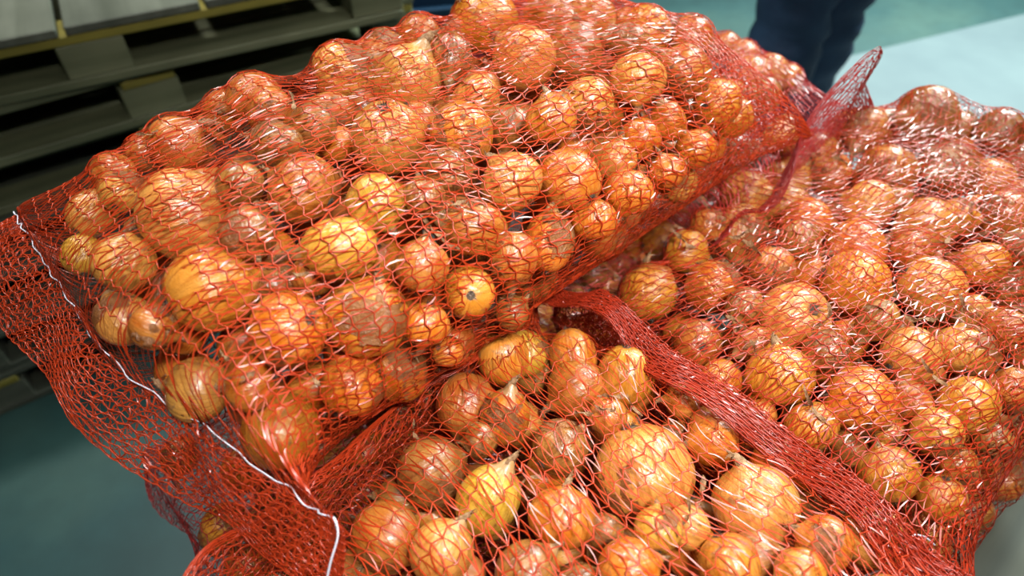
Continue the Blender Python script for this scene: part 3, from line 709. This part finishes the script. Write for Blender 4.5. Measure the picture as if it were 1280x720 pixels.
thread(sL, [e0, e0 + np.array([.004, -.004, .002]), e0 + np.array([.006, -.012, -.006]), e0 + np.array([.000, -.024, -.022]), e0 + np.array([-.006, -.034, -.040]), e0 + np.array([-.016, -.042, -.055])], .0009)
print('THREAD', project(e0), project(pl[0]))
sR = SK['R']
thread(sR, [at(1075, 722, .60), at(1095, 714, .60), at(1117, 703, .60), at(1130, 690, .60), at(1134, 677, .60), at(1144, 669, .60), at(1157, 672, .61), at(1168, 681, .62)], .0010)

# loose shreds of dry skin caught under the nets
def shred_mesh(seed):
    rg = np.random.default_rng(seed); n = 12; V = []; F = []; p = np.zeros(3); d = np.array([1., 0, 0])
    for i in range(n):
        w = .20 * math.sin(math.pi * (i + .6) / (n + .4)) * rg.uniform(.5, 1.2); u = np.cross(d, (0, .2, 1)); u /= np.linalg.norm(u)
        a = i * .35 + rg.uniform(-.3, .3); u2 = u * math.cos(a) + np.cross(d, u) * math.sin(a)
        V += [tuple(p - u2 * w), tuple(p + np.cross(d, u2) * w * .35), tuple(p + u2 * w)]
        p = p + d * 2 / n; d = d + rg.normal(0, .22, 3); d /= np.linalg.norm(d)
    for i in range(n - 1):
        for j in range(2): F.append((i * 3 + j, i * 3 + j + 1, i * 3 + j + 4, i * 3 + j + 3))
    return mesh_np('skin_shred', V, F)
SH = [shred_mesh(i) for i in range(8)]
for me in SH: me.materials.append(M_neck)
shr = [(560,300,.70,40,'L',-30),(545,285,.70,30,'L',-40),(340,245,.66,30,'L',20),(375,130,.74,26,'L',-50),(300,470,.60,34,'L',10),(285,455,.60,24,'L',-60),(375,345,.64,26,'L',-20),
 (600,262,.70,26,'L',40),(720,112,.82,22,'L',0),(185,165,.68,20,'L',10),(560,250,.7,24,'L',70),(400,470,.62,26,'L',-20),
 (775,495,.62,34,'F',0),(760,520,.62,26,'F',-40),(790,510,.61,22,'F',-70),(660,590,.62,26,'F',60),(880,610,.60,30,'F',70),(520,540,.64,20,'F',-80),(870,640,.6,26,'F',-60),(730,510,.63,24,'F',20),
 (955,315,.74,36,'R',-30),(935,300,.75,28,'R',-10),(1010,510,.66,34,'R',-80),(1045,400,.68,30,'R',-65),(930,405,.68,30,'R',-25),(1100,380,.7,26,'R',10),(1210,380,.72,22,'R',-50),
 (860,300,.74,26,'R',-30),(1060,200,.8,24,'R',-10),(1150,410,.68,30,'R',-40),(1160,470,.68,30,'R',-70),(1060,430,.68,26,'R',30),(950,440,.68,24,'R',-50),(1180,300,.76,22,'R',20)]
scell = {}
for i, (px, py, t, ln, k, ang) in enumerate(shr):
    # lie on the underside of the net: nearest net point along the view ray
    s = SK[k]; g = s.grid.reshape(-1, 3); q = g - CAM; c_ = math.sqrt(.5); d = c_ * q[:, 1] - c_ * q[:, 2]
    X = 640 + FP * q[:, 0] / d; Y = 360 - FP * (c_ * q[:, 1] + c_ * q[:, 2]) / d
    near = (np.hypot(X - px, Y - py) < 9); t = d[near].min() + .002 if near.any() else t
    o = link('skin_shred', SH[i % 8], None); sc = ln * t / FP / 2 * 1.7; a = math.radians(ang)
    dv = Vector(CR * math.cos(a) + CU * math.sin(a)); zax = Vector(CB); yax = zax.cross(dv)
    mt = Matrix((dv, yax, zax)).transposed().to_4x4(); mt.translation = Vector(at(px, py, t)) - dv * sc
    o.matrix_world = mt @ Matrix.Scale(sc, 4)
    dist, a = min((math.hypot(px - a[0], py - a[1]), a) for a in LM[k]); dk = int(((math.degrees(math.atan2(a[1] - py, px - a[0])) + 22.5) % 360) // 45)
    scell.setdefault((a[2], dk), []).append((dist, i, o, k))
for (nm, dk), lst in scell.items():
    for n_, (_, _, o, k) in enumerate(sorted(lst, key=lambda t: t[:2])):
        rel = {'above': 'above', 'below': 'below'}.get(DIRS[dk], 'to the %s of' % DIRS[dk])
        tag(o, 'curled tan skin shred, %s one %s the %s' % (ORD[n_], rel, nm), 'onion skin', 'dry skin shreds in the ' + SN[k])

# ------------------------------------------------------------------ person at the back (dark blue work clothes)
M_cloth = plain('navy_cloth', (.008, .026, .065), .75, (.016, .055, .12), 5, .5)
M_body = plain('body_skin', (.45, .27, .19), .5); M_boot = plain('black_leather', (.012, .012, .012), .4)
def loft(name, rings, m, parent, seg=28, fold=.0, ph=0):
    V = []; F = []
    for i, (c, rx, ry) in enumerate(rings):
        for j in range(seg):
            a = 2 * math.pi * j / seg
            k = 1 + fold * (math.sin(2 * a + i * .9 + ph) * .5 + math.sin(3 * a - i * 1.7 + ph) * .35 + math.sin(i * 2.3 + ph + a) * .5)
            V.append((c[0] + rx * k * math.cos(a), c[1] + ry * k * math.sin(a), c[2]))
    for i in range(len(rings) - 1):
        for j in range(seg): F.append((i * seg + j, i * seg + (j + 1) % seg, (i + 1) * seg + (j + 1) % seg, (i + 1) * seg + j))
    return V, F
pb = world_floor(1000, 40); 
yP = 2.30; xP = .975
person = empty('person', (xP, yP, 0), 0); tag(person, 'person in loose dark blue work trousers standing behind the sacks', 'person')
# legs: local coordinates from the feet
hipz = .90
legs = [(-.02, -.06, -.02), (.17, .10, .14)]   # foot x offsets / y offsets
hips = [(-.02, -.01), (.13, .03)]
Vt = []; Ft = []
for (lx, ly, _), (hx_, hy_), ph in zip([(-.055, -.05, 0), (.10, .14, 0)], hips, (0, 2.0)):
    rings = []
    for i in range(25):
        t = i / 24; z = .04 + t * (hipz - .04); kx = .012 * math.sin(i * 1.9 + ph); bulge = .03 * math.exp(-((z - .5) / .14) ** 2)
        rings.append(((lx + (hx_ - lx) * t + kx * .5, ly + (hy_ - ly) * t - bulge, z), .108 + .022 * t ** 1.3 + .006 * math.sin(i * 2.6 + ph), .098 + .034 * t + .006 * math.sin(i * 2.1)))
    v, f = loft('trousers', rings, None, None, 28, .055, ph); b0 = len(Vt); Vt += v; Ft += [tuple(b0 + j for j in q) for q in f]
rings = [((.055, .01, hipz - .05 + .04 * i), .18 + .01 * math.sin(i), .14) for i in range(5)]
v, f = loft('x', rings, None, None, 28, .02, 0); b0 = len(Vt); Vt += v; Ft += [tuple(b0 + j for j in q) for q in f]
tr = link('trousers', mesh_np('trousers', Vt, Ft), M_cloth, person)
rings = [((.055, .01 + .02 * math.sin(i * .3), .96 + .055 * i), [.19, .19, .185, .18, .185, .195, .205, .21, .20, .13][i], [.145, .145, .14, .135, .14, .145, .145, .14, .12, .09][i]) for i in range(10)]
v, f = loft('jacket', rings, None, None, 28, .03, 1); Vj, Fj = list(v), list(f)
for sx in (-1, 1):
    rg_ = []
    for i in range(14):
        t = i / 13; rg_.append(((.055 + sx * (.20 + .07 * math.sin(t * 1.6)), .0 - .11 * t ** 2, 1.42 - .42 * t), .062 - .015 * t, .066 - .018 * t))
    v, f = loft('x', rg_, None, None, 28, .04, sx); b0 = len(Vj); Vj += v; Fj += [tuple(b0 + j for j in q) for q in f]
link('jacket', mesh_np('jacket', Vj, Fj), M_cloth, person)
# body under the clothes: one continuous skin surface
def skin_body():
    pts = [((.055, .01, .93), .10), ((.055, .01, 1.15), .11), ((.055, .01, 1.36), .12), ((.055, .0, 1.49), .05), ((.055, -.01, 1.60), .085), ((.055, -.015, 1.70), .08)]
    E = [(i, i + 1) for i in range(5)]
    for sx in (-1, 1):
        b0 = len(pts); x = .055
        pts += [((x + sx * .16, 0, 1.40), .05), ((x + sx * .25, -.03, 1.15), .036), ((x + sx * .265, -.10, 1.02), .026), ((x + sx * .22, -.19, 1.00), .030)]
        E += [(2, b0), (b0, b0 + 1), (b0 + 1, b0 + 2), (b0 + 2, b0 + 3)]
        for f in range(4):
            pts += [((x + sx * .185, -.215 , 1.03 - f * .018), .009), ((x + sx * .145, -.22, 1.03 - f * .018 + .003 * abs(f - 1)), .008)]; n = len(pts)
            E += [(b0 + 3, n - 2), (n - 2, n - 1)]
        pts += [((x + sx * .20, -.20, 1.045), .010), ((x + sx * .17, -.215, 1.065), .009)]; n = len(pts); E += [(b0 + 3, n - 2), (n - 2, n - 1)]
    for (fx, fy), sx in (((-.055, -.05), -1), ((.10, .14), 1)):
        n = len(pts); hx_, hy_ = hips[0 if sx < 0 else 1]
        pts += [((hx_, hy_, .84), .085), (((hx_ + fx) / 2, (hy_ + fy) / 2 - .02, .48), .055), ((fx, fy, .10), .038), ((fx, fy - .10, .045), .032)]
        E += [(0, n), (n, n + 1), (n + 1, n + 2), (n + 2, n + 3)]
    me = bpy.data.meshes.new('body'); me.from_pydata([p for p, _ in pts], E, []); me.update()
    o = link('body', me, M_body, person); md = o.modifiers.new('skin', 'SKIN')
    for i, (_, r_) in enumerate(pts): me.skin_vertices[0].data[i].radius = (r_, r_)
    me.skin_vertices[0].data[0].use_root = True
    sb = o.modifiers.new('sub', 'SUBSURF'); sb.levels = 1; sb.render_levels = 2
skin_body()
for fx, fy in ((-.055, -.05), (.10, .14)):
    rg_ = [((fx, fy - .06 + .05 * (z > .05), z), rx, ry) for z, rx, ry in ((.0, .05, .145), (.03, .052, .148), (.06, .05, .12), (.09, .05, .085), (.16, .052, .062), (.2, .054, .064))]
    rg_ = [((fx, fy - .06, 0), .001, .001)] + rg_
    v, f = loft('boot', rg_, None, None, 24, .0)
    link('boot', mesh_np('boot', v, f), M_boot, person)
# hair cap and simple face pieces (above the frame)
import bmesh
bm = bmesh.new(); bmesh.ops.create_uvsphere(bm, u_segments=20, v_segments=12, radius=.105)
bmesh.ops.delete(bm, geom=[v for v in bm.verts if v.co.z < -.01 and v.co.y < .03 or v.co.z < -.05], context='VERTS')
me = bpy.data.meshes.new('hair'); bm.to_mesh(me); bm.free(); h_ = link('hair', me, plain('hair', (.03, .02, .012), .6), person); h_.location = (.055, -.005, 1.675)

# dark blue crate standing behind the upper left sack, beside the pallets
cr_ = empty('plastic_crate', (-.22, 3.0, 0), math.radians(12)); tag(cr_, 'dark blue plastic crate on the floor beside the pallet stack', 'crate')
M_cr = plain('blue_plastic', (.012, .035, .075), .35, (.018, .055, .10), 4); zc = .5
for nm, sx, sy, sz, x, y, z in (('side_panel', .60, .015, zc, 0, -.20, zc / 2), ('side_panel', .60, .015, zc, 0, .20, zc / 2), ('end_panel', .015, .385, zc, -.2925, 0, zc / 2),
                                ('end_panel', .015, .385, zc, .2925, 0, zc / 2), ('bottom', .57, .385, .015, 0, 0, .0075), ('rim', .63, .03, .03, 0, -.21, zc - .015), ('rim', .63, .03, .03, 0, .21, zc - .015)):
    o = link(nm, box_mesh(nm, sx, sy, sz, .003), M_cr, cr_); o.location = (x, y, z)
